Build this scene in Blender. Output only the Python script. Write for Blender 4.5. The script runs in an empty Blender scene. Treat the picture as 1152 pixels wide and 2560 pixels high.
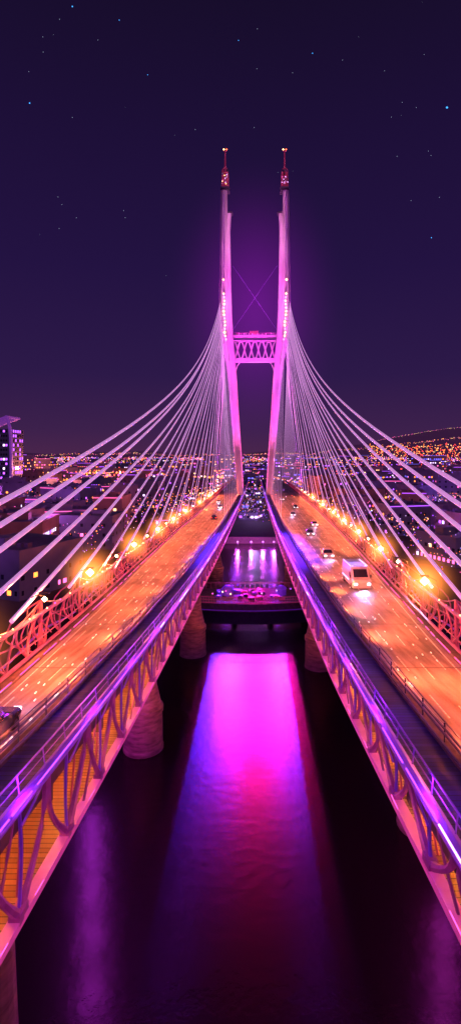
import bpy, math, random
from mathutils import Vector
random.seed(7)
R=random.random
def U(a,b): return a+(b-a)*random.random()
sc=bpy.context.scene
CZ=32.0
# ---------------- materials ----------------
def nodes(name):
    m=bpy.data.materials.new(name); m.use_nodes=True
    nt=m.node_tree; return m,nt,nt.nodes['Principled BSDF']
def mat(name,col,rough=0.6,metal=0.0,emit=None,es=0.0,var=0.25,scale=1.5,bump=0.0,stretch=(1,1,1)):
    m,nt,b=nodes(name)
    tc=nt.nodes.new('ShaderNodeTexCoord'); mp=nt.nodes.new('ShaderNodeMapping'); mp.inputs['Scale'].default_value=stretch
    n=nt.nodes.new('ShaderNodeTexNoise'); n.inputs['Scale'].default_value=scale; n.inputs['Detail'].default_value=6
    nt.links.new(tc.outputs['Object'],mp.inputs[0]); nt.links.new(mp.outputs[0],n.inputs['Vector'])
    r=nt.nodes.new('ShaderNodeValToRGB')
    r.color_ramp.elements[0].position=0.3; r.color_ramp.elements[1].position=0.7
    r.color_ramp.elements[0].color=tuple(c*(1-var) for c in col)+(1,)
    r.color_ramp.elements[1].color=tuple(min(1,c*(1+var)) for c in col)+(1,)
    nt.links.new(n.outputs['Fac'],r.inputs[0]); nt.links.new(r.outputs[0],b.inputs['Base Color'])
    b.inputs['Roughness'].default_value=rough; b.inputs['Metallic'].default_value=metal
    if emit: 
        b.inputs['Emission Color'].default_value=tuple(emit)+(1,); b.inputs['Emission Strength'].default_value=es
    if bump:
        bp=nt.nodes.new('ShaderNodeBump'); bp.inputs['Strength'].default_value=bump
        nt.links.new(n.outputs['Fac'],bp.inputs['Height']); nt.links.new(bp.outputs[0],b.inputs['Normal'])
    return m
def emi(name,col,s):
    m=bpy.data.materials.new(name); m.use_nodes=True; nt=m.node_tree; nt.nodes.clear()
    e=nt.nodes.new('ShaderNodeEmission'); e.inputs[0].default_value=tuple(col)+(1,); e.inputs[1].default_value=s
    o=nt.nodes.new('ShaderNodeOutputMaterial'); nt.links.new(e.outputs[0],o.inputs[0]); return m

M={}
M['tower']=mat('tower_paint',(0.68,0.60,0.68),0.45,var=0.16,scale=0.3,stretch=(1,1,0.25))
M['chord']=mat('violet_steel_glow',(0.24,0.09,0.5),0.35,0.2,emit=(0.25,0.02,0.8),es=0.16,var=0.3,scale=0.8)  # violet glow put into the steel itself, it is no lamp
M['pinkchord']=mat('pink_steel_glow',(0.4,0.2,0.36),0.4,0.1,emit=(0.85,0.05,0.38),es=0.42,var=0.35,scale=0.5)  # emission paints the LED-lit pink look onto the chord
M['truss']=mat('truss_steel_glow',(0.30,0.12,0.22),0.38,0.3,emit=(0.6,0.02,0.42),es=0.12,var=0.55,scale=0.7)  # faint magenta glow put into the truss material
M['rail']=mat('rail_steel_glow',(0.36,0.13,0.17),0.38,0.3,emit=(0.9,0.04,0.2),es=0.16,var=0.45,scale=0.7)  # emission brightens the railing beyond what the lamps give
M['pipe']=mat('grey_pipe',(0.15,0.13,0.24),0.3,0.6,var=0.3)
M['cable']=mat('cable_sheath_glow',(0.7,0.6,0.75),0.35,emit=(0.85,0.36,0.88),es=0.60,var=0.3)  # pink emission stands in for light falling on the thin cables
M['slab']=mat('deck_concrete',(0.16,0.11,0.10),0.8)
M['pier']=mat('pier_concrete',(0.34,0.2,0.15),0.8,var=0.45,scale=0.8,bump=0.4,stretch=(1,1,4))
M['dark']=mat('dark_steel',(0.04,0.035,0.05),0.5)
M['white']=mat('white_paint',(0.8,0.78,0.8),0.4,var=0.08)
M['mark']=mat('road_marking',(0.8,0.75,0.75),0.5,var=0.4,scale=4)
M['glass']=mat('dark_glass',(0.02,0.02,0.04),0.08,var=0.1)
M['tyre']=mat('tyre_rubber',(0.02,0.02,0.02),0.8)
M['violetled']=emi('led_violet',(0.36,0.05,1.0),3.0)
M['lilacled']=emi('led_lilac',(0.75,0.38,1.0),3.5)
M['pinkled']=emi('led_pink',(1.0,0.10,0.5),2.4)
M['warmled']=emi('lamp_warm',(1.0,0.5,0.2),7)
M['sodium']=emi('lamp_sodium',(1.0,0.55,0.18),34)
M['redled']=emi('lamp_red',(1.0,0.12,0.05),5)
M['headlamp']=emi('headlamp_white',(0.85,0.85,1.0),9)
M['tail']=emi('tail_red',(1,0.05,0.03),4)
M['stud']=emi('streak_stud',(1.0,0.78,0.72),2.6)  # glowing studs added in place of traffic light streaks

def roadmat():
    m,nt,b=nodes('worn_streaked_road')
    tc=nt.nodes.new('ShaderNodeTexCoord')
    def noise(sc_,st,det=6):
        mp=nt.nodes.new('ShaderNodeMapping'); mp.inputs['Scale'].default_value=st
        n=nt.nodes.new('ShaderNodeTexNoise'); n.inputs['Scale'].default_value=sc_; n.inputs['Detail'].default_value=det
        nt.links.new(tc.outputs['Object'],mp.inputs[0]); nt.links.new(mp.outputs[0],n.inputs['Vector']); return n
    a=noise(2.6,(1,0.02,1),8); c=noise(0.5,(1,0.4,1)); d=noise(12,(1,1,1),3)  # long-stretched noise paints in traffic light streaks; the rest is wear
    mx=nt.nodes.new('ShaderNodeMath'); mx.operation='ADD'; nt.links.new(a.outputs['Fac'],mx.inputs[0]); nt.links.new(c.outputs['Fac'],mx.inputs[1])
    m2=nt.nodes.new('ShaderNodeMath'); m2.operation='MULTIPLY_ADD'; m2.inputs[1].default_value=0.3
    nt.links.new(d.outputs['Fac'],m2.inputs[0]); nt.links.new(mx.outputs[0],m2.inputs[2])
    r=nt.nodes.new('ShaderNodeValToRGB'); e=r.color_ramp.elements
    e[0].position=0.41; e[0].color=(0.13,0.10,0.10,1); e[1].position=0.63; e[1].color=(0.36,0.31,0.33,1)
    m3=nt.nodes.new('ShaderNodeMath'); m3.operation='MULTIPLY'; m3.inputs[1].default_value=0.45
    nt.links.new(m2.outputs[0],m3.inputs[0]); nt.links.new(m3.outputs[0],r.inputs[0])
    nt.links.new(r.outputs[0],b.inputs['Base Color']); b.inputs['Roughness'].default_value=0.6
    bp=nt.nodes.new('ShaderNodeBump'); bp.inputs['Strength'].default_value=0.15
    nt.links.new(d.outputs['Fac'],bp.inputs['Height']); nt.links.new(bp.outputs[0],b.inputs['Normal'])
    return m
M['road']=roadmat()
def plankmat(name,c1,c2,per=0.35,rough=0.5):
    m,nt,b=nodes(name); tc=nt.nodes.new('ShaderNodeTexCoord'); sp=nt.nodes.new('ShaderNodeSeparateXYZ')
    nt.links.new(tc.outputs['Object'],sp.inputs[0])
    d=nt.nodes.new('ShaderNodeMath'); d.operation='DIVIDE'; d.inputs[1].default_value=per; nt.links.new(sp.outputs[1],d.inputs[0])
    fl=nt.nodes.new('ShaderNodeMath'); fl.operation='FLOOR'; nt.links.new(d.outputs[0],fl.inputs[0])
    fr=nt.nodes.new('ShaderNodeMath'); fr.operation='FRACT'; nt.links.new(d.outputs[0],fr.inputs[0])
    wn=nt.nodes.new('ShaderNodeTexWhiteNoise'); wn.noise_dimensions='1D'; nt.links.new(fl.outputs[0],wn.inputs['W'])
    mx=nt.nodes.new('ShaderNodeMixRGB'); mx.inputs[1].default_value=c1+(1,); mx.inputs[2].default_value=c2+(1,)
    nt.links.new(wn.outputs['Value'],mx.inputs[0])
    g=nt.nodes.new('ShaderNodeMath'); g.operation='GREATER_THAN'; g.inputs[1].default_value=0.12; nt.links.new(fr.outputs[0],g.inputs[0])
    mm=nt.nodes.new('ShaderNodeMixRGB'); mm.inputs[1].default_value=(0.01,0.008,0.01,1)
    nt.links.new(g.outputs[0],mm.inputs[0]); nt.links.new(mx.outputs[0],mm.inputs[2])
    nt.links.new(mm.outputs[0],b.inputs['Base Color']); b.inputs['Roughness'].default_value=rough
    return m
M['walk']=plankmat('walkway_planks',(0.02,0.015,0.11),(0.05,0.035,0.22),rough=0.6)
M['wood']=plankmat('lower_deck_planks',(0.28,0.16,0.08),(0.46,0.29,0.15),0.3)

def watermat():
    m,nt,b=nodes('river_water')
    b.inputs['Base Color'].default_value=(0.015,0.005,0.008,1); b.inputs['Roughness'].default_value=0.26
    b.inputs['IOR'].default_value=1.33
    tc=nt.nodes.new('ShaderNodeTexCoord'); n=nt.nodes.new('ShaderNodeTexNoise'); n.inputs['Scale'].default_value=1.1; n.inputs['Detail'].default_value=5
    nt.links.new(tc.outputs['Object'],n.inputs['Vector'])
    bp=nt.nodes.new('ShaderNodeBump'); bp.inputs['Strength'].default_value=0.09; bp.inputs['Distance'].default_value=0.3
    nt.links.new(n.outputs['Fac'],bp.inputs['Height']); nt.links.new(bp.outputs[0],b.inputs['Normal'])
    return m
M['water']=watermat()
M['land']=mat('dark_ground',(0.035,0.028,0.04),0.9,scale=0.02,var=0.5)
M['hill']=mat('hill_ground_haze',(0.035,0.03,0.045),0.95,scale=0.01,emit=(0.16,0.04,0.18),es=0.22)  # emission paints horizon haze onto the hills

# ---------------- mesh builder ----------------
class MB:
    def __init__(s): s.v=[];s.f=[];s.m=[];s.mats=[]
    def mi(s,k):
        if k not in s.mats: s.mats.append(k)
        return s.mats.index(k)
    def quad(s,pts,k):
        i=len(s.v); s.v+= [tuple(p) for p in pts]; s.f.append(tuple(range(i,i+len(pts)))); s.m.append(s.mi(k))
    def box(s,cx,cy,cz,sx,sy,sz,k,ang=0.0,top=1.0):
        i=len(s.v); ca,sa=math.cos(ang),math.sin(ang)
        for dz in(-.5,.5):
            q=top if dz>0 else 1
            for dx,dy in((-.5,-.5),(.5,-.5),(.5,.5),(-.5,.5)):
                x=dx*sx*q;y=dy*sy*q
                s.v.append((cx+x*ca-y*sa,cy+x*sa+y*ca,cz+dz*sz))
        mi=s.mi(k)
        for f in((0,3,2,1),(4,5,6,7),(0,1,5,4),(1,2,6,5),(2,3,7,6),(3,0,4,7)):
            s.f.append(tuple(i+a for a in f)); s.m.append(mi)
    def tube(s,pts,r,k,n=6,cap=True):
        pts=[Vector(p) for p in pts]; mi=s.mi(k); rings=[]
        for j,p in enumerate(pts):
            a=pts[max(0,j-1)]; b=pts[min(len(pts)-1,j+1)]; t=(b-a)
            if t.length<1e-6: t=Vector((0,0,1))
            t.normalize()
            up=Vector((0,0,1)) if abs(t.z)<0.9 else Vector((0,1,0))
            x=t.cross(up).normalized(); y=x.cross(t)
            rr=r[j] if isinstance(r,(list,tuple)) else r
            base=len(s.v)
            for q in range(n):
                an=2*math.pi*q/n; s.v.append(tuple(p+x*(rr*math.cos(an))+y*(rr*math.sin(an))))
            rings.append(base)
        for j in range(len(rings)-1):
            for q in range(n):
                q2=(q+1)%n
                s.f.append((rings[j]+q,rings[j]+q2,rings[j+1]+q2,rings[j+1]+q)); s.m.append(mi)
        if cap:
            s.f.append(tuple(rings[0]+q for q in range(n))[::-1]); s.m.append(mi)
            s.f.append(tuple(rings[-1]+q for q in range(n))); s.m.append(mi)
    def strip(s,A,B,k):
        mi=s.mi(k); i=len(s.v)
        for a,b in zip(A,B): s.v.append(tuple(a)); s.v.append(tuple(b))
        for j in range(len(A)-1):
            s.f.append((i+2*j,i+2*j+1,i+2*j+3,i+2*j+2)); s.m.append(mi)
    def oct(s,x,y,z,r,k):
        i=len(s.v); s.v+=[(x+r,y,z),(x-r,y,z),(x,y+r,z),(x,y-r,z),(x,y,z+r),(x,y,z-r)]; mi=s.mi(k)
        for f in((0,2,4),(2,1,4),(1,3,4),(3,0,4),(2,0,5),(1,2,5),(3,1,5),(0,3,5)):
            s.f.append(tuple(i+a for a in f)); s.m.append(mi)
    def loft(s,secs,k,cap=True):
        mi=s.mi(k); n=len(secs[0]); i=len(s.v)
        for se in secs: s.v+=[tuple(p) for p in se]
        for j in range(len(secs)-1):
            for q in range(n):
                q2=(q+1)%n; s.f.append((i+j*n+q,i+j*n+q2,i+(j+1)*n+q2,i+(j+1)*n+q)); s.m.append(mi)
        if cap:
            s.f.append(tuple(i+q for q in range(n))[::-1]); s.m.append(mi)
            e=i+(len(secs)-1)*n; s.f.append(tuple(e+q for q in range(n))); s.m.append(mi)
    def done(s,name,parent=None,loc=None,rot=0,smooth=False):
        me=bpy.data.meshes.new(name); me.from_pydata(s.v,[],s.f)
        for k in s.mats: me.materials.append(M[k])
        me.polygons.foreach_set('material_index',s.m)
        if smooth: me.polygons.foreach_set('use_smooth',[True]*len(s.f))
        me.update()
        o=bpy.data.objects.new(name,me); sc.collection.objects.link(o)
        if loc: o.location=loc
        o.rotation_euler[2]=rot
        if parent: o.parent=parent
        return o
def empty(name,loc=(0,0,0)):
    o=bpy.data.objects.new(name,None); sc.collection.objects.link(o); o.location=loc; return o
def light(kind,name,loc,col,e,parent=None,target=None,size=40,blend=0.5,soft=0.3):
    l=bpy.data.lights.new(name,kind); l.color=col; l.energy=e
    l.shadow_soft_size=soft
    if kind=='SPOT': l.spot_size=math.radians(size); l.spot_blend=blend
    o=bpy.data.objects.new(name,l); sc.collection.objects.link(o); o.location=loc
    if target is not None:
        d=Vector(target)-Vector(loc); o.rotation_euler=d.to_track_quat('-Z','Y').to_euler()
    if parent: o.parent=parent
    return o

# ---------------- bridge geometry ----------------
def interp(t,x):
    if x<=t[0][0]: return t[0][1]
    for (a,b),(c,d) in zip(t,t[1:]):
        if x<=c:
            u=(x-a)/(c-a); return b+(d-b)*u
    return t[-1][1]
def zt(Y): return CZ-(23-13*math.exp(-Y/105))
def inner(s,Y): return (8.2-0.004*Y) if s<0 else 6.05
OL=[(-30,12.5),(15,13.8),(30,14.8),(51,16.4),(82,18.6),(110,20.0),(137,20.9),(200,21.3),(300,21.5),(700,21.5)]
OR=[(-30,12.0),(15,12.6),(34,14.0),(58,16.5),(85,19.0),(111,21.0),(150,23.2),(205,25.2),(300,26.2),(700,26.2)]
def outer(s,Y):
    T=OL if s<0 else OR
    return (interp(T,Y-6)+interp(T,Y)+interp(T,Y+6))/3
def depth(s,Y): return (interp([(0,4.1),(35,3.7),(70,2.8),(150,2.4)],Y) if s<0 else interp([(0,1.7),(20,2.2),(40,2.9),(80,2.8),(150,2.4)],Y))
Ymax=520
def YS(a,b,st): 
    n=max(1,int((b-a)/st)); return [a+(b-a)*i/n for i in range(n+1)]
bridge=empty('cable_stayed_bridge')
SOD=(1,0.142,0.036)
for s,nm in((-1,'west'),(1,'east')):
    ys=YS(-30,Ymax,3)
    P=lambda off,dz,Y: (s*(inner(s,Y)+off),Y,zt(Y)+dz)
    Q=lambda off,dz,Y: (s*(outer(s,Y)+off),Y,zt(Y)+dz)
    b=MB()
    A=[P(2.6,-0.3,y) for y in ys]; B=[Q(-0.5,-0.3,y) for y in ys]
    if s>0: b.strip(A,B,'road')
    else: b.strip(B,A,'road')
    b.done('roadway_'+nm,bridge)
    b=MB()
    b.strip([P(0.2,-0.22,y) for y in ys],[P(2.1,-0.22,y) for y in ys],'walk')
    b.done('walkway_'+nm,bridge)
    b=MB()
    secs=[[P(2.12,-0.45,y),P(2.55,-0.45,y),P(2.55,-0.12,y),P(2.12,-0.12,y)] for y in ys]; b.loft(secs,'slab')
    secs=[[Q(-0.49,-0.5,y),Q(0.3,-0.5,y),Q(0.3,-0.1,y),Q(-0.49,-0.1,y)] for y in ys]; b.loft(secs,'slab')
    secs=[[P(0.1,-1.0,y),Q(0.2,-1.0,y),Q(0.2,-0.51,y),P(0.1,-0.46,y)] for y in ys]; b.loft(secs,'slab')
    for y in YS(-28,Ymax,7):
        x0=inner(s,y)+0.2; x1=outer(s,y)-0.2
        b.box(s*(x0+x1)/2,y,zt(y)-1.4,x1-x0,0.5,0.8,'slab')
    b.done('deck_slab_'+nm,bridge)
    b=MB()
    for fr in(0.26,0.5,0.76):
        y=-28+R()*3
        while y<400:
            L=3.2
            def lp(yy,w): 
                xi=inner(s,yy)+2.6; xo=outer(s,yy)-0.5; x=xi+(xo-xi)*fr
                return (s*x+w,yy,zt(yy)-0.294)
            b.strip([lp(y,-.045),lp(y+L,-.045)],[lp(y,.045),lp(y+L,.045)],'mark'); y+=L+4.2  # lane dashes, also standing in for traffic light streaks
    b.strip([P(3.0,-0.294,y) for y in ys],[P(3.1,-0.294,y) for y in ys],'mark')
    b.strip([Q(-1.0,-0.294,y) for y in ys],[Q(-0.9,-0.294,y) for y in ys],'mark')
    for i in range(320):
        y=U(6,280); f=random.choice((0.13,0.26,0.38,0.5,0.62,0.76,0.88))+U(-.01,.01); xi=inner(s,y)+2.6; xo=outer(s,y)-0.5
        x=xi+(xo-xi)*f
        b.box(s*x,y,zt(y)-0.27,0.05,0.24,0.04,'stud')
    for i in range(40):
        y=-26+i*12; b.strip([P(2.62,-0.292,y),P(2.62,-0.292,y+.16)],[Q(-0.55,-0.292,y),Q(-0.55,-0.292,y+.16)],'dark')
    b.done('road_markings_'+nm,bridge)
    # inner truss
    b=MB()
    b.tube([P(0,0,y) for y in ys],0.24,'chord',8)
    b.tube([P(0.2,0.85,y) for y in ys],0.04,'chord',5)
    b.tube([P(0.18,0.5,y) for y in ys],0.022,'chord',4)
    y=-28
    while y<330:
        b.tube([P(0.1,0,y),P(0.2,0.85,y)],0.028,'chord',4); y+=2.2
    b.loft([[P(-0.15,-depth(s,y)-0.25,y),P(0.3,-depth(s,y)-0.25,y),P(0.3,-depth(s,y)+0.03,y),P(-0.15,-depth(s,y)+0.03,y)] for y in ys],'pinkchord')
    y=-28; st=4.6; k=0
    def arc(p,q,bow,n=6):
        p=Vector(p);q=Vector(q);o=[]
        for i in range(n+1):
            t=i/n; v=p.lerp(q,t); v.y+=bow*math.sin(math.pi*t); o.append(v)
        return o
    while y<420:
        d0=depth(s,y); d1=depth(s,y+st/2); d2=depth(s,y+st)
        top=P(0,-0.1,y+st/2+U(-.4,.4)); l=P(0.05,-d0,y); r=P(0.05,-d2,y+st)
        w1=U(.85,1.15)
        b.tube(arc(l,top,U(.3,.7)),[w1*q for q in(.18,.14,.12,.11,.12,.15,.2)],'truss',6); b.tube(arc(r,top,-U(.3,.7)),[.18,.14,.12,.11,.12,.15,.2],'truss',6)
        b.tube(arc(P(0.05,-d0,y),P(0.05,-0.1,y),0.2*(-1)**k),0.07,'chord',5)
        if k%2: b.tube(arc(P(0.1,-d1,y+st/2),P(0.1,-0.1,y+st*0.95),0.3),0.06,'truss',5)
        b.tube(arc(P(-0.05,-0.8,y),P(-0.05,-0.2,y+st*0.4),0.2),0.05,'chord',5)
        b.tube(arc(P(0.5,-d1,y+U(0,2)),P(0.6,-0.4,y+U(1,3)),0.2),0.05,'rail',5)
        b.box(P(0.05,0,y)[0],y,zt(y)-d0+0.1,0.4,0.7,0.35,'truss')
        y+=st; k+=1
    b.done('inner_truss_'+nm,bridge,smooth=False)
    b=MB(); y=-28
    while y<300:
        L=U(1.2,5.2); kk='lilacled' if R()<0.25 else 'violetled'
        b.tube([P(-0.2,0.16,y),P(-0.2,0.16,y+L)],0.04 if y<40 else 0.06,kk,4); y+=L+U(0.1,0.7)
    y=-28
    while y<200:
        L=U(0.4,1.4); b.tube([P(-0.17,-depth(s,y)+0.1,y),P(-0.17,-depth(s,y)+0.1,y+L)],0.022,'pinkled',4); y+=L+U(2,8)
    y=-28
    while y<300:
        L=U(1,6); b.tube([Q(-0.52,-0.08,y),Q(-0.52,-0.08,y+L)],0.045,'pinkled',4); y+=L+U(0.3,2)
    b.done('led_strip_'+nm,bridge)
    b=MB()
    for i,(o,dz,r) in enumerate(((2.15,0.0,.06),(2.27,0.28,.05),(2.35,0.5,.06),(2.45,0.12,.045),(2.5,0.66,.04),(2.1,0.55,.03))):
        ph=R()*6
        b.tube([P(o+0.05*math.sin(y*0.25+ph),dz+0.03*math.sin(y*.4+ph),y) for y in ys],r,'pipe',5)
    y=-28
    while y<300:
        b.tube([P(2.34,-0.2,y),P(2.34,0.75,y)],0.04,'pipe',4); y+=3
    b.done('barrier_pipes_'+nm,bridge)
    b=MB()
    b.strip([P(0.31,-depth(s,y)-0.05,y) for y in ys],[P(6.6,-depth(s,y)-0.05,y) for y in ys],'wood')
    b.strip([P(0.31,-depth(s,y)-0.32,y) for y in ys],[P(6.6,-depth(s,y)-0.32,y) for y in ys],'slab')
    b.strip([P(6.6,-depth(s,y)-0.32,y) for y in ys],[P(6.6,-1.0,y) for y in ys],'wood')
    y=-27
    while y<300:
        b.tube([P(3.4,-depth(s,y),y),P(3.4,-1.0,y)],0.12,'rail',5)
        b.box(s*(inner(s,y)+3.4),y+3.5,zt(y)-1.1,0.3,0.8,0.12,'warmled'); y+=7
    b.done('lower_deck_'+nm,bridge)
    for y in list(range(-8,150,7)):
        light('POINT','lower_deck_lamp',P(2.0,-1.25,y),(1,0.22,0.035),430,bridge,soft=0.15)
    # outer truss railing
    b=MB()
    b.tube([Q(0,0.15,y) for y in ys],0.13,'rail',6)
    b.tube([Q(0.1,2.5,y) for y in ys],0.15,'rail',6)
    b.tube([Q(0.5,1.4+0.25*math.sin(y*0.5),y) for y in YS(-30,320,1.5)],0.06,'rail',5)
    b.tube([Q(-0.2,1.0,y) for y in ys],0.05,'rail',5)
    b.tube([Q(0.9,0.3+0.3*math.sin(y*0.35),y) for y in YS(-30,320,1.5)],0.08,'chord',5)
    y=-28; k=0; st=3.6
    def arc3(p,q,by,bx,n=5):
        p=Vector(p);q=Vector(q);o=[]
        for i in range(n+1):
            t=i/n; v=p.lerp(q,t); w=math.sin(math.pi*t); v.y+=by*w; v.x+=s*bx*w; o.append(v)
        return o
    while y<400:
        c=Q(0.1,0.1,y+st/2)
        b.tube(arc3(c,Q(0.1,2.5,y),-U(.1,.6),0.3),0.085,'rail',5)
        b.tube(arc3(c,Q(0.1,2.5,y+st),U(.1,.6),0.3),0.085,'rail',5)
        b.tube(arc3(c,Q(0.1,2.5,y+st/2),0.1,0.5),0.06,'rail',5)
        if k%3==0:
            t=Q(0.4,3.3,y+st/2)
            b.tube([Q(0.5,-0.6,y+st/2),t],[0.2,0.12],'rail',6)
            for dy in(-2.4,-1.2,1.2,2.4): b.tube(arc3(t,Q(0.4,0.3,y+st/2+dy),0,0.5),0.05,'rail',5)
            b.tube(arc3(t,Q(3.0,0.2,y+st/2),0,0.8),0.07,'rail',5)
            b.tube(arc3(Q(3.0,0.2,y+st/2),Q(0.2,-0.8,y+st/2),0,0.4),0.07,'rail',5)
            tn=Q(0.4,3.3,y+st/2+3*st); b.tube([Vector(t).lerp(Vector(tn),j/6)-Vector((0,0,0.9*math.sin(math.pi*j/6))) for j in range(7)],0.05,'rail',5)
        y+=st; k+=1
    y=-28
    while y<330:
        b.oct(*Q(-0.05,2.72,y),U(.05,.1),'warmled' if R()<.6 else 'pinkled'); y+=U(1.2,4)
    b.done('outer_railing_'+nm,bridge)

def glow_volume(name,loc,scale,col,st,parent=None,pw=2.0,data=None):  # self-emitting volume in place of scattered lamp light
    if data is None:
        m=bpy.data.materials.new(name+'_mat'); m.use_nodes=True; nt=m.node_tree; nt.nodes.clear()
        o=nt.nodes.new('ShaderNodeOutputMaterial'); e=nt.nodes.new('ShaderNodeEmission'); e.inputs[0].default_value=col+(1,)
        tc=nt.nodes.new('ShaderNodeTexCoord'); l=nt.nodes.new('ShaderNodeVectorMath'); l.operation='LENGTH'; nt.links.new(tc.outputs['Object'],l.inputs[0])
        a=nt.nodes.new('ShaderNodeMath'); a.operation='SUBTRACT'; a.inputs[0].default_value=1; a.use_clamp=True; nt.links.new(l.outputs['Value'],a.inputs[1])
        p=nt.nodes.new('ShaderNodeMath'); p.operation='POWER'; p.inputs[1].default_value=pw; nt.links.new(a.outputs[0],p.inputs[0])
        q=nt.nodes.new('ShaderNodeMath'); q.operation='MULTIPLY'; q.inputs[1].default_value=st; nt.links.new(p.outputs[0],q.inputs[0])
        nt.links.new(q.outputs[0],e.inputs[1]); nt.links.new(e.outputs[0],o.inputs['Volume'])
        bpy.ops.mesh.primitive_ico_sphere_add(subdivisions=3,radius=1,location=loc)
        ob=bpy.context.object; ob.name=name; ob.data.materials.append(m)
    else:
        ob=bpy.data.objects.new(name,data); sc.collection.objects.link(ob); ob.location=loc
    ob.scale=scale
    if parent: ob.parent=parent
    return ob
gd=None
for s,Y0 in((-1,23),(1,18)):
    y=Y0; k=0
    while y<300:
        x=s*(outer(s,y)+0.5); z=zt(y)
        root=empty('street_lamp',(x,y,z))
        b=MB(); b.tube([(0,0,-0.5),(0,0,3.2)],[0.11,0.07],'dark',8)
        b.tube([(0,0,3.2),(-s*0.2,0,3.9),(-s*0.7,0,4.15),(-s*1.1,0,4.1)],0.05,'dark',6)
        b.box(-s*1.2,0,4.3,0.7,0.35,0.12,'dark'); b.done('post',root)
        b=MB(); b.oct(-s*1.2,0,3.86,0.38 if k%2==0 else 0.2,'sodium'); b.done('bulb',root)
        light('POINT','lamp_light',(-s*1.2,0,3.75),SOD,5600 if y<110 else (8200 if y<200 else 13000),root,soft=0.2)
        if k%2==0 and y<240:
            g=glow_volume('lamp_glow',(-s*1.2,0,3.86),(4.0,4.0,4.0),(1,0.25,0.045),2.3,root,4.2,gd)  # emissive sphere paints the glare around the bulb
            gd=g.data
        y+=13 if y<150 else 20; k+=1
for s in(-1,1):
    for y in range(2,320,10):
        light('SPOT','barrier_fill',(s*(inner(s,y)+2.45),y,zt(y)+1.1),SOD,2700 if y<110 else 4300,bridge,  # unseen spots added along the barrier to even out road light
              target=(s*(inner(s,y)+7.5),y,zt(y)-0.4),size=150,blend=0.6,soft=0.2)
    for y in range(2,220,8):
        light('POINT','walkway_fill',(s*(inner(s,y)-0.35),y,zt(y)+0.6),(0.30,0.015,1),215,bridge,soft=0.1)  # unseen violet points added to tint the walkway

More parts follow.
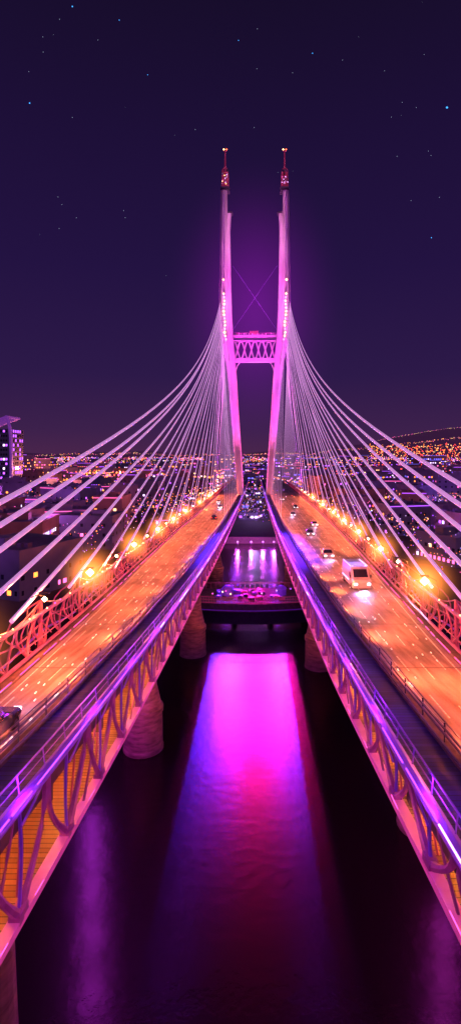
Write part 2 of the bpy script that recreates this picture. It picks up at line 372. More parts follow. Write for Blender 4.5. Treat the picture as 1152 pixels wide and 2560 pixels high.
# ---------------- tower ----------------
TY=300
b=MB()
def rect(x0,x1,y0,y1,z,ch=0.5):
    return [(x0+ch,y0,z),(x1-ch,y0,z),(x1,y0+ch,z),(x1,y1-ch,z),(x1-ch,y1,z),(x0+ch,y1,z),(x0,y1-ch,z),(x0,y0+ch,z)]
prof=[
 (-40,6.5,10.5),(-20,6.4,10.2),(0,7.5,11.7),(25,9.2,13.8),(45,10.4,15.6),(54,11.2,16.6),(62,12.0,18.4),(70,12.7,20.0),(85,13.4,20.5),(100,13.8,20.3),(130,14.3,19.9),(152.5,14.6,19.6)]
for s in(-1,1):
    secs=[]
    for z,a,c in prof:
        a2=a+ (1.4 if z>=62 else 0)
        x0,x1=(s*a2,s*c) if s>0 else (s*c,s*a2)
        secs.append(rect(x0,x1,TY-2.6,TY+2.6,z+CZ,0.7))
    b.loft(secs,'tower')
    secs=[]
    for z,a,c in prof:
        if z<54 or z>140: continue
        x0,x1=sorted((s*(a-0.2),s*(a+2.3)))
        secs.append(rect(x0,x1,TY-3.4,TY+1.5,z+CZ,0.4))
    z=139; x0,x1=sorted((s*13.6,s*15.6)); secs.append(rect(x0,x1,TY-3.2,TY+1.2,z+CZ,0.4))
    b.loft(secs,'tower')
    b.box(s*14.2,TY-1,139.6+CZ,2.8,4.2,0.9,'dark')
    secs=[]
    for z,w in((52,0.2),(62,1.2),(75,1.6),(95,1.3),(108,0.2)):
        xo=interp([(p[0],p[2]) for p in prof],z); x0,x1=sorted((s*(xo-2.2),s*(xo-2.2+w)))
        secs.append(rect(x0,x1,TY-4.0,TY-2.55,z+CZ,0.05))
    b.loft(secs,'tower')
    b.tube([(s*(interp([(p[0],(p[1]+p[2])/2) for p in prof],z)+0.6),TY-2.75,z+CZ) for z in range(108,152,6)],0.14,'chord',5)
    X=s*17.1
    b.box(X,TY,153.2+CZ,5.2,5.6,1.3,'dark'); b.box(X,TY,154.4+CZ,4.2,4.4,0.9,'white')
    for lv in range(5):
        z=155.5+lv*1.9
        b.box(X,TY,z+CZ,4.3-0.12*lv,4.3-0.12*lv,0.3,'rail')
        for q in range(4):
            b.box(X+U(-1.6,1.6),TY+U(-2.1,-1.6),z+0.95+CZ,U(0.3,0.9),0.5,1.2,random.choice(('white','rail','dark')))
    for cx in(-1.9,1.9):
        for cy in(-1.9,1.9): b.tube([(X+cx,TY+cy,154.5+CZ),(X+cx*0.85,TY+cy*0.85,164.5+CZ)],0.16,'rail',5)
    b.tube([(X+1.7*math.cos(t),TY-1.7,163.5+CZ+2.2*math.sin(t)) for t in [math.pi*i/8 for i in range(9)]],0.2,'rail',5)
    for q in range(7): b.oct(X+U(-1.7,1.7),TY-2.4,U(155,164)+CZ,0.28,random.choice(('warmled','lilacled','pinkled')))
    for cx,cy in((-.5,-.4),(.5,-.4),(0,.5)): b.tube([(X+cx,TY+cy,163+CZ),(X+cx*0.3,TY+cy*0.3,176+CZ)],0.14,'rail',5)
    for lv in range(12):
        z=164+lv; w=0.5*(1-lv/18); b.tube([(X-w,TY-.4,z+CZ),(X+w,TY-.4,z+1+CZ)],0.08,'rail',4)
    b.box(X,TY,176.4+CZ,2.0,0.8,0.3,'rail'); b.oct(X-0.8,TY-.4,177+CZ,0.55,'warmled'); b.oct(X+0.8,TY-.4,177+CZ,0.5,'redled')
    for i in range(15):
        z=66+i*2.0+(6 if i==14 else 0); xo=interp([(p[0],(p[1]+p[2])/2) for p in prof],z)
        b.box(s*(xo+0.7),TY-4.1,z+CZ,0.9,1.2,1.1,'white'); b.oct(s*(xo+0.6+0.25*math.sin(i)),TY-4.95,z+0.4+CZ,U(.45,.75),'warmled' if i%3 else 'lilacled')
    for z in range(-18,50,3):
        xi=interp([(p[0],p[1]) for p in prof],z); xi2=interp([(p[0],p[1]) for p in prof],z+2.6)
        b.tube([(s*(xi+0.3),TY-2.75,z+CZ),(s*(xi2+0.3),TY-2.75,z+2.6+CZ)],0.13,'pinkled',4)
ZA,ZB=54.5+CZ,69.5+CZ
b.box(0,TY,ZA+0.8,24,4.0,2.0,'tower'); b.box(0,TY,ZB-0.5,26,4.4,1.3,'tower'); b.box(0,TY,ZB-3.0,25,3.6,0.5,'tower')
for yy in(TY-1.9,TY+1.9):
    n=6; w=24/n
    for i in range(n):
        x0=-12+i*w
        b.tube([(x0+w*t,yy,ZA+1.6+ (ZB-ZA-4.6)*(0.5-0.5*math.cos(math.pi*t))) for t in [j/8 for j in range(9)]],0.36,'tower',6)
        b.tube([(x0+w*t,yy,ZB-3.0- (ZB-ZA-4.6)*(0.5-0.5*math.cos(math.pi*t))) for t in [j/8 for j in range(9)]],0.36,'tower',6)
for i in range(26): b.box(-12+i*0.96,TY-2.0,ZB+0.6,U(0.2,0.6),0.4,U(0.4,1.6),random.choice(('rail','dark','white')))
b.tube([(-12,TY-2.2,ZB+1.1),(12,TY-2.2,ZB+1.1)],0.09,'rail',5)
b.box(-0.5,TY-1,ZB+1.3,5,2,2.2,'rail')
for s in(-1,1):
    b.tube([(s*(11.2-4.2*t**1.6*1.0),TY-1,ZA-7.5+7.5*math.sin(t*math.pi/2)) for t in [j/8 for j in range(9)]],0.3,'tower',6)
    b.tube([(s*12.8,TY,110+CZ),(-s*12.6,TY,73+CZ)],0.08,'chord',5)
tower=b.done('tower',bridge)
b=MB()
for s in(-1,1):
    b.box(s*11,TY,3.5,14,12,7,'slab'); b.box(s*12,TY,6.7,4,5,5,'slab')
b.done('tower_footing',bridge)
for s in(-1,1):
    for (fx,fy,tz,sz,e,col) in ((10,262,30,40,230000,(1,0.10,0.52)),(20,240,80,26,700000,(1,0.02,0.80)),(19,225,122,24,1350000,(1,0.20,0.70)),(19,205,150,15,1100000,(1,0.40,0.66))):
        light('SPOT','tower_floodlight',(s*fx,fy,zt(fy)+3.2),col,e,bridge,target=(s*interp([(p[0],p[1]+1.5) for p in prof],tz),TY,tz+CZ),size=sz,blend=0.8,soft=0.6)
    light('SPOT','tower_floodlight',(s*24,283,zt(283)+3),(0.6,0.03,1),380000,bridge,target=(s*20,TY,85+CZ),size=50,blend=0.9,soft=0.6)
light('SPOT','beam_floodlight',(0,262,14),(1,0.22,0.7),170000,bridge,target=(0,TY,62+CZ),size=26,blend=0.6,soft=0.5)

# cables
b=MB()
AN=[0,4,11,21,33,46,60,75,91,108,126,145,165,186,208,230,251,268,283]
for s in(-1,1):
    for i,ya in enumerate(AN):
        f=i/(len(AN)-1); L=(300-ya)/300
        z0=CZ+88-26*f; x0=s*(19.9-1.8*f) ; xa=s*(outer(s,ya)+0.4); za=zt(ya)+3.0
        sag=(14.5+U(-1,1))*L*L; pts=[]
        for j in range(33):
            t=j/32; t=1-(1-t)**1.6 if ya<60 else t
            pts.append((x0+(xa-x0)*t,TY-2+(ya-TY+2)*t,z0+(za-z0)*t-4*sag*t*(1-t)))
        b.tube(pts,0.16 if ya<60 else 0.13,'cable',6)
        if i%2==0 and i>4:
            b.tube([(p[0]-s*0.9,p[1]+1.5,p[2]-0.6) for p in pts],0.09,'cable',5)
    for i in range(14):
        f=i/13; ya=316+i*14; L=(ya-300)/300
        z0=CZ+64+24*f; x0=s*(18.2+1.6*f); xa=s*(outer(s,ya)+0.3); za=zt(ya)+2
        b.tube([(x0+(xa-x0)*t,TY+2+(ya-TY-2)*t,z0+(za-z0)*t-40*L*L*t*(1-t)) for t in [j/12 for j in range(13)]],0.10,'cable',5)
    for i in range(9):
        f=i/8; ya=282-i*14
        z0=CZ+58+12*f; x0=s*(15+2*f); xa=s*(inner(s,ya)+2.4); za=zt(ya)
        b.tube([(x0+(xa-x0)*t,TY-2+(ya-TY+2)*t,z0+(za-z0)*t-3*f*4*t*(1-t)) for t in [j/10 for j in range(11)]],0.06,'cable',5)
b.done('stay_cables',bridge)

def pier(x,y,top,r=2.1):
    b=MB(); secs=[]
    for z,rr in((-3,r*1.04),(0.3,r*1.04),(0.5,r),(4.0,r*0.97),(4.1,r*1.03),(4.6,r*1.03),(4.7,r*0.93),(6.6,r*0.72),(7.2,r*0.66),(top-1.2,r*0.52),(top-0.6,r*0.7),(top,r*0.8)):
        secs.append([(x+rr*math.cos(2*math.pi*q/24),y+rr*math.sin(2*math.pi*q/24),z) for q in range(24)])
    b.loft(secs,'pier'); return b.done('bridge_pier',bridge)
for x,y in((-12.2,57),(-10.0,84),(-10.5,20),(9.7,79),(14.5,45),(-9.8,128),(9.4,128)):
    pier(x,y,zt(y)-depth(-1,y)-0.3)
for x,y,e in((-12.2,57,1500),(-10.0,84,900),(9.7,79,900),(-9.8,128,500),(9.4,128,500)):
    light('SPOT','pier_fill',(x*0.72,y-8,zt(y)-depth(-1,y)-1.5),(1,0.14,0.05),e*1.3,bridge,target=(x,y,4.5),size=46,blend=0.9,soft=0.3)  # unseen warm spots added to brighten the piers

plat=empty('river_platform')
b=MB(); xs=[-12+24*i/24 for i in range(25)]
fy=lambda x: 95.2+2.0*(x/12)**2
b.loft([[(x-1,fy(x),3.3),(x-1,107,3.3),(x-1,107,4.8),(x-1,fy(x),4.8)] for x in xs],'slab')
b.loft([[(x-1,fy(x)+1.5,0.6),(x-1,fy(x)+2,0.6),(x-1,fy(x)+2,3.3),(x-1,fy(x)+1.5,3.3)] for x in xs],'dark')  # dark skirt added to give the shade under the platform
b.done('platform_slab',plat)
b=MB()
for dz,k,r in((4.95,'rail',.07),(5.5,'rail',.05),(6.0,'rail',.07),(3.6,'chord',.09)): b.tube([(x-1,fy(x)-0.05,dz) for x in xs],r,k,5)
for i in range(49):
    x=-12+i*.5; b.tube([(x-1,fy(x),4.8),(x-1,fy(x),6.0)],0.03,'rail',4)
b.tube([(x-1,106.5,6.0) for x in xs],0.07,'rail',5)
for i in range(25): b.tube([(xs[i]-1,106.5,4.8),(xs[i]-1,106.5,6)],0.04,'rail',4)
b.done('platform_railing',plat)
b=MB()
for x,y,w in((-5.3,102,2.2),(5.2,102,1.8)):
    secs=[]
    for z,f in((4.8,1),(5.9,1),(6.0,1.15),(6.3,0.95),(6.6,0.5),(6.7,0.1)):
        secs.append([(x+w/2*f*math.cos(2*math.pi*q/12),y+w/2*f*math.sin(2*math.pi*q/12),z) for q in range(12)])
    b.loft(secs,'chord')
for i in range(26):
    x=U(-10,8); b.box(x,U(98,105),5.1,U(.4,1.2),U(.4,1.0),0.5,random.choice(('rail','chord','dark','pipe')))
for x,k in((-6.2,'warmled'),(-5.6,'pinkled'),(-4.6,'warmled'),(-1,'violetled'),(0.6,'violetled'),(1.3,'lilacled'),(4.2,'lilacled'),(5.9,'pinkled'),(-8,'pinkled'),(7,'violetled')):
    b.oct(x,U(98,103),5.9,0.16,k)
b.done('deck_furniture',plat)
for x in(-11,-4,3,9.5):
    b=MB(); b.tube([(x,101,-3),(x,101,3.3)],0.6,'pier',10); b.done('pile',plat)
light('POINT','platform_lamp',(-5,99,7),(1,0.2,0.3),140,plat); light('POINT','platform_lamp',(5,99,7),(0.6,0.15,1),90,plat)

SRC=56+CZ
for ty,e,mg in((94,1.7,0.50),(81,1.5,0.46),(69,1.45,0.36),(58,1.35,0.30),(48,1.1,0.24),(40,0.8,0.16)):
    for x,tx,col,k in ((-3.6,-2.2,(1,0.006,mg),1.15),(0,0.3,(1,0.008,mg),1.15),(3.6,2.8,(1,0.006,mg),1.15),(-10.5,-6.2,(0.06,0.012,1),3.2),(10.5,6.6,(0.06,0.012,1),3.2)):
        if ty<45 and abs(x)>5: continue
        light('SPOT','river_glow_spot',(x,TY-4,SRC),col,4.8e5*e*k,bridge,target=(tx,ty,0),size=3.0,blend=1.0,soft=1.3)  # unseen narrow spots added to make the magenta and blue river reflection
for i in range(7):
    t=i/6; y=56-26*t
    light('POINT','water_streak_light',(-0.313*y,y,8),(0.62+0.15*t,0.03,0.95),720-330*t,bridge,soft=0.8)  # lamp rows added on both sides to draw violet streaks on the water
    y=50-22*t
    light('POINT','water_streak_light',(0.364*y,y,7.5),(0.75,0.03,0.7),520-220*t,bridge,soft=0.8)

# ---------------- water, land ----------------
b=MB(); b.quad([(-70,-300,0),(70,-300,0),(70,230,0),(-70,230,0)],'water'); b.done('river_water')
b=MB()
zl=2.4
BK=38
b.quad([(-6000,60,zl),(-BK,60,zl),(-BK,190,zl),(-6000,190,zl)],'land')
b.quad([(BK,60,zl),(6000,60,zl),(6000,190,zl),(BK,190,zl)],'land')
for s in(-1,1):
    x0,x1=sorted((s*6000,s*60)); b.quad([(x0,-300,zl),(x1,-300,zl),(x1,60,zl),(x0,60,zl)],'land')
b.quad([(-6000,190,zl),(6000,190,zl),(6000,9000,zl),(-6000,9000,zl)],'land')
b.quad([(-BK,190,zl),(BK,190,zl),(BK,190,-3),(-BK,190,-3)],'slab')
for s in(-1,1):
    b.quad([(s*BK,60,zl),(s*BK,190,zl),(s*BK,190,-3),(s*BK,60,-3)],'slab')
    b.quad([(s*BK,60,zl),(s*60,60,zl),(s*60,60,-3),(s*BK,60,-3)],'slab')
    b.quad([(s*60,-300,zl),(s*60,60,zl),(s*60,60,-3),(s*60,-300,-3)],'slab')
b.done('ground')
for x in(-6.0,-1.3,2.8,6.6):
    root=empty('quay_lamp',(x,181,0)); b=MB()
    b.tube([(0,0,-1),(0,0,1.9)],0.12,'dark',6); b.oct(0,0,2.1,0.3,'lilacled'); b.done('post',root)
    light('POINT','lamp_light',(0,-0.5,2.1),(0.75,0.10,0.9),4200,root,soft=0.3)
b=MB(); N=90
def ridge(x):
    base=58+10*math.sin(x*0.004)+6*math.sin(x*0.011)
    if x>500: base+= 175*min(1,((x-500)/1100))**0.8*(1-0.12*math.sin(x*0.002))
    return base
xs=[-3500+7500*i/N for i in range(N+1)]
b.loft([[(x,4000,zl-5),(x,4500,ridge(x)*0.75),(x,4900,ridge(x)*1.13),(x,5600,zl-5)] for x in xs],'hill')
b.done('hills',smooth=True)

# ---------------- city ----------------
cols=[('w_warm',(1,0.55,0.25),3.0),('w_orange',(1,0.24,0.04),3.6),('w_pink',(1,0.11,0.40),3.0),('w_violet',(0.42,0.08,1),3.0),('w_blue',(0.15,0.13,1),2.6),('w_white',(0.8,0.55,1),3.2),('w_red',(1,0.07,0.06),3.0)]
for n,c,e in cols: M[n]=emi(n,c,e)
M['wall_a']=mat('facade_violet_glow',(0.2,0.15,0.25),0.7,emit=(0.12,0.03,0.22),es=0.13,scale=0.2)  # walls and roofs get a faint glow of their own, painted-in city light
M['wall_b']=mat('facade_brick_glow',(0.25,0.15,0.15),0.8,emit=(0.2,0.03,0.1),es=0.10,scale=0.2)
M['wall_c']=mat('facade_dark_glow',(0.10,0.09,0.14),0.7,emit=(0.05,0.03,0.15),es=0.12,scale=0.2)
M['roof']=mat('roof_dark_glow',(0.08,0.06,0.10),0.8,emit=(0.06,0.02,0.14),es=0.09)
def building(b,x,y,z0,w,d,h,ang,detail,pl,pal):
    wk=random.choice(('wall_a','wall_a','wall_b','wall_c'))
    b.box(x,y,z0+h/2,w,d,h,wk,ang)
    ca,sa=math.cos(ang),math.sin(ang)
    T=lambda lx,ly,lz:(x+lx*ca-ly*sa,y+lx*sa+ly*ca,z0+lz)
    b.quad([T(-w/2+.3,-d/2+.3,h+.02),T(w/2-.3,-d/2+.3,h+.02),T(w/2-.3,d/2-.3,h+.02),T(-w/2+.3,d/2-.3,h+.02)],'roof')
    if detail:
        for (cx,cy,sx,sy) in((0,-d/2,w+.3,.3),(0,d/2,w+.3,.3),(-w/2,0,.3,d-.3),(w/2,0,.3,d-.3)):
            p=T(cx,cy,h+0.35); b.box(*p,sx,sy,0.7,wk,ang)
        p=T(U(-w/4,w/4),U(-d/4,d/4),h+1.0); b.box(*p,U(2,w/3+2),U(2,3.5),2.0,wk,ang)
        for q in range(3):
            p=T(U(-w/3,w/3),U(-d/3,d/3),h+.6); b.box(*p,1.2,1.2,1.1,'roof',ang)
        if R()<.6:
            p=T(U(-w/3,w/3),-d/2+.4,h+1.2); b.oct(*p,0.25,random.choice(pal))
    fl=3.1 if detail else 3.4; cw=1.7 if detail else 2.8
    nf=max(1,int((h-0.6)/fl)); litfloor=[R()<0.14 for _ in range(nf)]
    for face in((0,-1),(-1,0),(1,0)):
        W=w if face[1] else d; n=max(1,int(W/cw))
        for fi in range(nf):
            zz=fi*fl+1.0; hh=1.0 if detail else 1.1
            kf=random.choice(pal)
            for j in range(n):
                lit=R()<(0.8 if litfloor[fi] else pl)
                if not lit and (not detail or j%2): continue
                u=-W/2+(j+.5)*W/n; a=W/n*U(.18,.34); k=(kf if R()<.6 else random.choice(pal)) if lit else 'glass'; e=0.04
                if face[1]: q=[T(u-a,-d/2-e,zz),T(u+a,-d/2-e,zz),T(u+a,-d/2-e,zz+hh),T(u-a,-d/2-e,zz+hh)]
                else:
                    sx=face[0]; q=[T(sx*(w/2+e),u-a,zz),T(sx*(w/2+e),u+a,zz),T(sx*(w/2+e),u+a,zz+hh),T(sx*(w/2+e),u-a,zz+hh)]
                b.quad(q,k)
    if R()<0.3:
        k=random.choice(('w_violet','w_pink','w_blue','w_violet'))
        b.tube([T(-w/2,-d/2-.25,h),T(w/2,-d/2-.25,h)],0.10,k,4)
far=MB()
yy=72
while yy<1700:
    g=25 if yy<600 else 42
    span=yy*0.62+75
    x=-span
    while x<span:
        X=x+U(-4,4); Y=yy+U(-4,4); 
        ok = (abs(X)>BK+13) or (Y>206)
        if ok and R()<0.9:
            nearb=abs(X)<42
            if nearb and Y<480: h=U(2.2,3.6); 
            else: h=random.choice((U(5,11),U(6,14),U(9,19)))
            if Y<200: h=min(h,11)
            if Y>500 and R()<.07: h=U(20,32)
            pal=[c[0] for c in cols]
            if X<0 and 380<Y<800: pal=['w_orange','w_pink','w_warm','w_red','w_violet','w_orange']
            if nearb: pal=['w_white','w_violet','w_white','w_blue']
            if X>60 and Y<450: pal=['w_blue','w_violet','w_orange','w_pink','w_violet','w_white']
            if X<-60 and Y<380: pal=['w_pink','w_violet','w_violet','w_white','w_orange']
            w=U(11,21)*(1 if g<40 else 1.6); d=U(10,19)*(1 if g<40 else 1.5)
            if nearb: w*=0.5; d*=.5
            if Y<430:
                b=MB(); building(b,0,0,0,w,d,h,U(-.45,.45),True,0.14 if not nearb else .5,pal)
                b.done('low_rise_building' if h<9 else ('apartment_building' if h<14 else 'office_building'),loc=(X,Y,zl))
            else: building(far,X,Y,zl,w,d,h,U(-.45,.45),False,0.36,pal)
        x+=g
    yy+=g
tb=MB(); W=30;D=22;H=52
tb.box(0,0,H/2-1,W,D,H-2,'wall_c')
for fi in range(14):
    z=2+fi*3.5
    for j in range(16):
        k='w_violet' if R()<.22 else ('w_white' if R()<.06 else 'glass')
        u=-W/2+(j+.5)*W/16
        if j<15: tb.quad([(u-.7,-D/2-.05,z),(u+.7,-D/2-.05,z),(u+.7,-D/2-.05,z+1.6),(u-.7,-D/2-.05,z+1.6)],k)
    for j in range(6):
        u=-D/2+(j+.5)*D/6; tb.quad([(W/2+.05,u-1,z),(W/2+.05,u+1,z),(W/2+.05,u+1,z+2),(W/2+.05,u-1,z+2)],'glass' if R()<.6 else 'w_violet')
M['fin']=mat('lit_fin',(0.3,0.2,0.5),0.5,emit=(0.26,0.05,0.5),es=0.42)
tb.loft([[(x0,-D/2-1.2,z),(x0+wd,-D/2-1.2,z),(x0+wd,-D/2+1,z),(x0,-D/2+1,z)] for z,x0,wd in((0,W/2+.1,1.8),(30,W/2+.1,1.7),(44,W/2-0.3,1.7),(52,W/2-1.2,1.6),(60,W/2-3.4,1.2))],'fin')
tb.loft([[(x,-D/2-0.8,z-1.4),(x,D/2,z-1.4),(x,D/2,z),(x,-D/2-.8,z)] for x,z in((-W/2,51.5),(-5,53.5),(3,56.5),(W/2-2.5,60))],'fin')
for i in range(5): tb.box(-6+i*3,-D/2-0.9,46+i*0.4,1.2,0.3,2.2,'w_violet' if i%2 else 'glass')
tb.done('office_tower',loc=(-198,400,zl),rot=0.0)

lm=MB(); keys=['w_warm','w_orange','w_pink','w_violet','w_white','w_blue','w_red']
for i in range(12000):
    Y=120*math.exp(R()*3.4); X=U(-0.55,0.48)*Y
    if Y<200 and abs(X)<BK+5: continue
    if abs(X)<30 and Y<500 and R()<.5: continue
    z=zl+U(2,9) if Y<900 else zl+U(3,26)
    wts=[4,8,4,4,3,1,2] if X<0 else [4,8,4,4,3,2,1]
    k=random.choices(keys,wts)[0]
    lm.oct(X,Y,z,max(0.12,Y*U(0.0003,0.0009)),k)
for i in range(210):
    Y0=130*math.exp(R()*2.6); X0=U(-0.5,0.45)*Y0; an=random.choice((U(-.2,.2),U(-.2,.2),math.pi/2+U(-.3,.3))); n=random.randint(8,26); sp=U(9,14)*(1 if Y0<600 else 2)
    k=random.choices(['w_orange','w_warm','w_violet','w_pink','w_white'],[6,3,3,3,2] if X0<0 else [5,2,4,3,2])[0]
    for j in range(n):
        X=X0+math.cos(an)*sp*j+U(-1,1); Y=Y0+math.sin(an)*sp*j
        if Y<206 and abs(X)<BK+5 or (abs(X)<26 and Y<500): continue
        lm.oct(X,Y,zl+7,max(0.24,Y*0.0009),k)
for i in range(2200):
    Y=U(470,800); X=U(-0.48,-0.06)*Y; lm.oct(X,Y,zl+U(2,11),U(0.3,1.25),random.choices(['w_orange','w_pink','w_warm','w_red','w_white'],[7,3,3,2,1])[0])
for i in range(450):
    Y=U(420,700); X=U(0.08,0.4)*Y; lm.oct(X,Y,zl+U(2,11),U(0.3,0.9),random.choices(['w_orange','w_pink','w_warm','w_red','w_violet'],[6,3,3,1,3])[0])
for i in range(200):
    Y=U(212,420); X=U(-5.5,6); lm.oct(X,Y,zl+U(2.5,5),U(0.08,0.18),random.choices(['w_white','w_violet','w_warm','w_blue'],[4,4,1,2])[0])
for i in range(480):
    Y=U(2400,3600); X=Y*U(0.22,0.42); lm.oct(X,Y,U(30,95),U(1.2,3.4),random.choices(['w_orange','w_warm','w_red'],[4,2,4])[0])
for i in range(1000):
    X=-3000+6600*R(); lm.oct(X,4450+U(-30,30),ridge(X)*0.75+U(-4,10),U(1.0,2.8),random.choice(['w_warm','w_orange','w_pink']))
for i in range(70):
    X=1150+800*(i+U(-.4,.4))/70; lm.oct(X,4850,ridge(X)*1.12+U(2,9),U(1.0,2.6),random.choice(('w_pink','w_warm')))
lm.done('city_lights')
far.done('distant_city')
for (x,y,z,c,e) in ((-170,430,22,(1,0.25,0.2),100000),(-110,250,20,(0.6,0.12,0.9),26000),(-62,160,15,(0.7,0.15,0.9),4500),(-62,105,14,(0.6,0.12,1),2200),(110,260,20,(0.3,0.12,1),28000),(65,160,15,(0.45,0.12,1),5500),(62,110,14,(0.8,0.18,0.6),2200),(170,420,25,(0.8,0.15,0.5),60000),(0,230,9.0,(0.6,0.35,1),3000),(0,270,9,(0.5,0.3,1),4000),(0,350,10,(0.5,0.3,1),5000),(-300,600,30,(1,0.25,0.15),160000),(250,650,30,(1,0.2,0.3),130000)):
    light('POINT','city_fill_light',(x,y,z),c,e,None,soft=1.0)  # bare point lights above the city blocks, no fixtures modelled

# ---------------- vehicles ----------------
M['carw']=mat('car_paint_white',(0.7,0.7,0.78),0.25,0.1,var=0.03)
M['card']=mat('car_paint_blue',(0.06,0.07,0.2),0.2,0.4,var=0.03)
M['cars']=mat('car_paint_silver',(0.4,0.4,0.5),0.25,0.6,var=0.03)
def wheels(b,w,ys,r):
    for yy in ys:
        for sx in(-1,1):
            x=sx*(w/2-0.1); b.tube([(x-sx*.12,yy,r),(x+sx*.12,yy,r)],r,'tyre',14); b.tube([(x+sx*.10,yy,r),(x+sx*.14,yy,r)],r*.6,'cars',10)
def car(x,y,z,rot,paint):
    root=empty('car',(x,y,z)); root.rotation_euler[2]=rot
    b=MB(); w=1.82
    secs=[]
    for yy,zb,zh,ww in((-2.2,.35,.62,.80),(-2.1,.25,.74,.94),(-1.3,.22,.88,1),(-0.8,.22,.93,1),(0.9,.22,.95,1),(1.7,.24,.98,.98),(2.1,.28,.95,.93),(2.2,.4,.8,.85)):
        h=w/2*ww; secs.append([(-h*.92,yy,zb),(h*.92,yy,zb),(h,yy,zb+.25),(h*.98,yy,zh-.08),(h*.86,yy,zh),(-h*.86,yy,zh),(-h*.98,yy,zh-.08),(-h,yy,zb+.25)])
    b.loft(secs,paint)
    b.loft([[(-.78,-1.05,.9),(.78,-1.05,.9),(.8,1.75,.93),(-.8,1.75,.93)],[(-.62,-.35,1.38),(.62,-.35,1.38),(.62,1.15,1.40),(-.62,1.15,1.40)]],'glass')
    b.loft([[(-.64,-.40,1.37),(.64,-.40,1.37),(.64,1.2,1.39),(-.64,1.2,1.39)],[(-.54,-.25,1.46),(.54,-.25,1.46),(.54,1.0,1.46),(-.54,1.0,1.46)]],paint)
    for sx in(-1,1):
        b.tube([(sx*.76,.35,.92),(sx*.64,.35,1.4)],.04,paint,4)
        b.box(sx*.98,-.75,.98,.16,.12,.12,paint)
        b.box(sx*.62,-2.18,.62,.36,.1,.14,'headlamp'); b.box(sx*.66,2.19,.78,.3,.08,.14,'tail')
    wheels(b,w,(-1.35,1.35),.32); b.done('body',root)
    light('SPOT','headlight_beam',(0,-2.3,.62),(0.5,0.4,1),1000,root,target=(0,-9,-0.1),size=70,blend=.7,soft=.1)
def van(x,y,z,rot):
    root=empty('delivery_van',(x,y,z)); root.rotation_euler[2]=rot
    b=MB(); w=2.3
    secs=[]
    for yy,zh,ww in((-3.2,1.0,.9),(-3.05,1.3,.97),(-2.5,1.45,1),(-1.7,2.35,.98),(-1.4,2.6,1),(3.1,2.65,1),(3.2,2.5,.97)):
        h=w/2*ww; secs.append([(-h,yy,.35),(h,yy,.35),(h,yy,zh*.75),(h*.93,yy,zh),(-h*.93,yy,zh),(-h,yy,zh*.75)])
    b.loft(secs,'carw')
    b.quad([(-.88,-2.47,1.52),(.88,-2.47,1.52),(.84,-1.74,2.36),(-.84,-1.74,2.36)],'glass')
    for sx in(-1,1):
        b.quad([(sx*1.16,-2.2,1.35),(sx*1.16,-1.2,1.35),(sx*1.16,-1.2,2.0),(sx*1.16,-1.7,2.0)],'glass')
        b.box(sx*1.27,-2.2,1.6,.16,.1,.35,'dark'); b.box(sx*.8,-3.18,.85,.36,.1,.22,'headlamp'); b.box(sx*.95,3.22,1.2,.16,.06,.4,'tail')
        b.box(sx*1.165,1,.9,.02,3.8,.16,'lilacled'); b.box(sx*.8,-1.35,2.68,.2,.1,.08,'lilacled')
        b.box(sx*1.05,0.8,2.68,.06,4.2,.06,'lilacled')
    wheels(b,w,(-2.1,2.0),.38); b.done('body',root)
    light('SPOT','headlight_beam',(0,-3.4,.9),(0.5,0.4,1),2600,root,target=(0,-10,-0.2),size=80,blend=.7,soft=.1)
    light('POINT','roof_beacon',(0,0,3.4),(0.35,0.2,1),160,root,soft=.1)
def lane(s,y,f): 
    xi=inner(s,y)+2.6; xo=outer(s,y)-.5; return s*(xi+(xo-xi)*f)
van(lane(1,66,0.52),66,zt(66)-.29,0.04)
for s,y,f,rt,p in((1,92,.4,0,'carw'),(1,128,.38,0,'cars'),(1,150,.6,0,'carw'),(1,182,.3,0,'carw'),(1,215,.5,0,'card'),(1,24,.78,0,'card'),(-1,23,.45,math.pi,'card'),(-1,215,.4,0,'carw'),(-1,245,.65,0,'carw'),(-1,170,.3,math.pi,'card'),(1,262,.3,0,'carw')):
    car(lane(s,y,f),y,zt(y)-.29,rt,p)

glow_volume('tower_glow_volume',(0,300,CZ+84),(56,48,92),(0.46,0.008,0.72),0.0074)  # self-glowing volume stands in for tower light scattered in the air

# ---------------- stars ----------------
M['star']=emi('star_white',(0.6,0.7,1),0.8); M['starb']=emi('star_blue',(0.05,0.35,1),2.4)
b=MB()
def star(px,py,r,k):
    D=5000; b.oct((px-637)*D/1300,D,CZ-(py-1140)*D/1300,r,k)
for px,py,r in((181,14,7),(74,256,7),(1117,267,11),(781,131,5),(1078,593,5),(298,48,4.5),(596,99,4),(369,185,4)): star(px,py,r,'starb')
for px,py in((961,175),(635,317),(488,322),(181,292),(1005,254),(1040,267),(978,291),(992,389),(1077,387),(1070,376),(1027,500),(1098,492),(191,543),(145,491),(309,525),(313,543),(148,570),(108,128),(107,90),(245,98),(643,70),(642,170),(731,180),(856,148),(1060,134),(72,177),(149,46),(155,510)): star(px,py,3.1,'star')
for i in range(50): star(U(-400,1600),U(-600,700),U(1.4,2.2),'star')
b.done('stars')

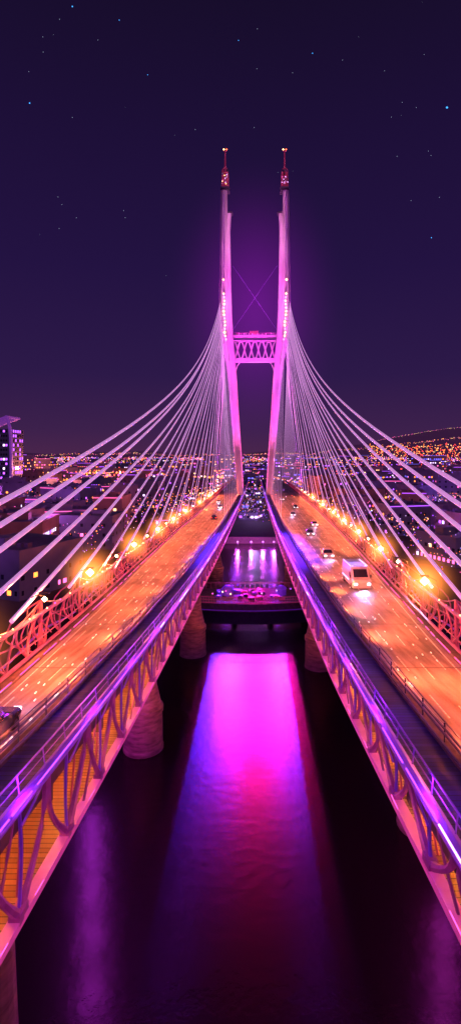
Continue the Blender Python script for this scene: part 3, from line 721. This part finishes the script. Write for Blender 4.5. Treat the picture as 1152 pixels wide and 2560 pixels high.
# ---------------- world, sun, camera ----------------
w=bpy.data.worlds.new('World'); sc.world=w; w.use_nodes=True; nt=w.node_tree; nt.nodes.clear()
out=nt.nodes.new('ShaderNodeOutputWorld'); bg=nt.nodes.new('ShaderNodeBackground'); bg2=nt.nodes.new('ShaderNodeBackground'); add=nt.nodes.new('ShaderNodeAddShader')
tc=nt.nodes.new('ShaderNodeTexCoord'); sp=nt.nodes.new('ShaderNodeSeparateXYZ'); nt.links.new(tc.outputs['Generated'],sp.inputs[0])
r=nt.nodes.new('ShaderNodeValToRGB'); cr=r.color_ramp
cr.elements[0].position=0.0; cr.elements[0].color=(0.070,0.019,0.072,1)
cr.elements[1].position=1.0; cr.elements[1].color=(0.006,0.003,0.016,1)
for p,c in((0.05,(0.046,0.015,0.072,1)),(0.15,(0.026,0.010,0.066,1)),(0.33,(0.017,0.0065,0.054,1)),(0.52,(0.0125,0.005,0.039,1)),(0.66,(0.009,0.0042,0.025,1))):
    e=cr.elements.new(p); e.color=c
nt.links.new(sp.outputs[2],r.inputs[0]); nt.links.new(r.outputs[0],bg.inputs[0])
sky=nt.nodes.new('ShaderNodeTexSky'); sky.sky_type='NISHITA'; sky.sun_disc=False; sky.sun_elevation=math.radians(-8); sky.sun_rotation=math.radians(200)
nt.links.new(sky.outputs[0],bg2.inputs[0]); bg2.inputs[1].default_value=0.02
nt.links.new(bg.outputs[0],add.inputs[0]); nt.links.new(bg2.outputs[0],add.inputs[1]); nt.links.new(add.outputs[0],out.inputs[0])
sl=bpy.data.lights.new('moon_light','SUN'); sl.energy=0.05; sl.color=(0.6,0.5,1); sl.angle=math.radians(2)
so=bpy.data.objects.new('moon_light',sl); sc.collection.objects.link(so); so.rotation_euler=(math.radians(40),0,math.radians(20))
cam=bpy.data.cameras.new('camera'); co=bpy.data.objects.new('camera',cam); sc.collection.objects.link(co); sc.camera=co
co.location=(0,0,CZ); co.rotation_euler=(math.radians(90),0,0)
cam.sensor_fit='HORIZONTAL'; cam.sensor_width=36; cam.lens=36*1300/1152; cam.shift_x=-61/1152; cam.shift_y=-140/1152; cam.clip_start=0.1; cam.clip_end=20000
sc.view_settings.view_transform='Standard'; sc.view_settings.look='None'; sc.view_settings.exposure=0
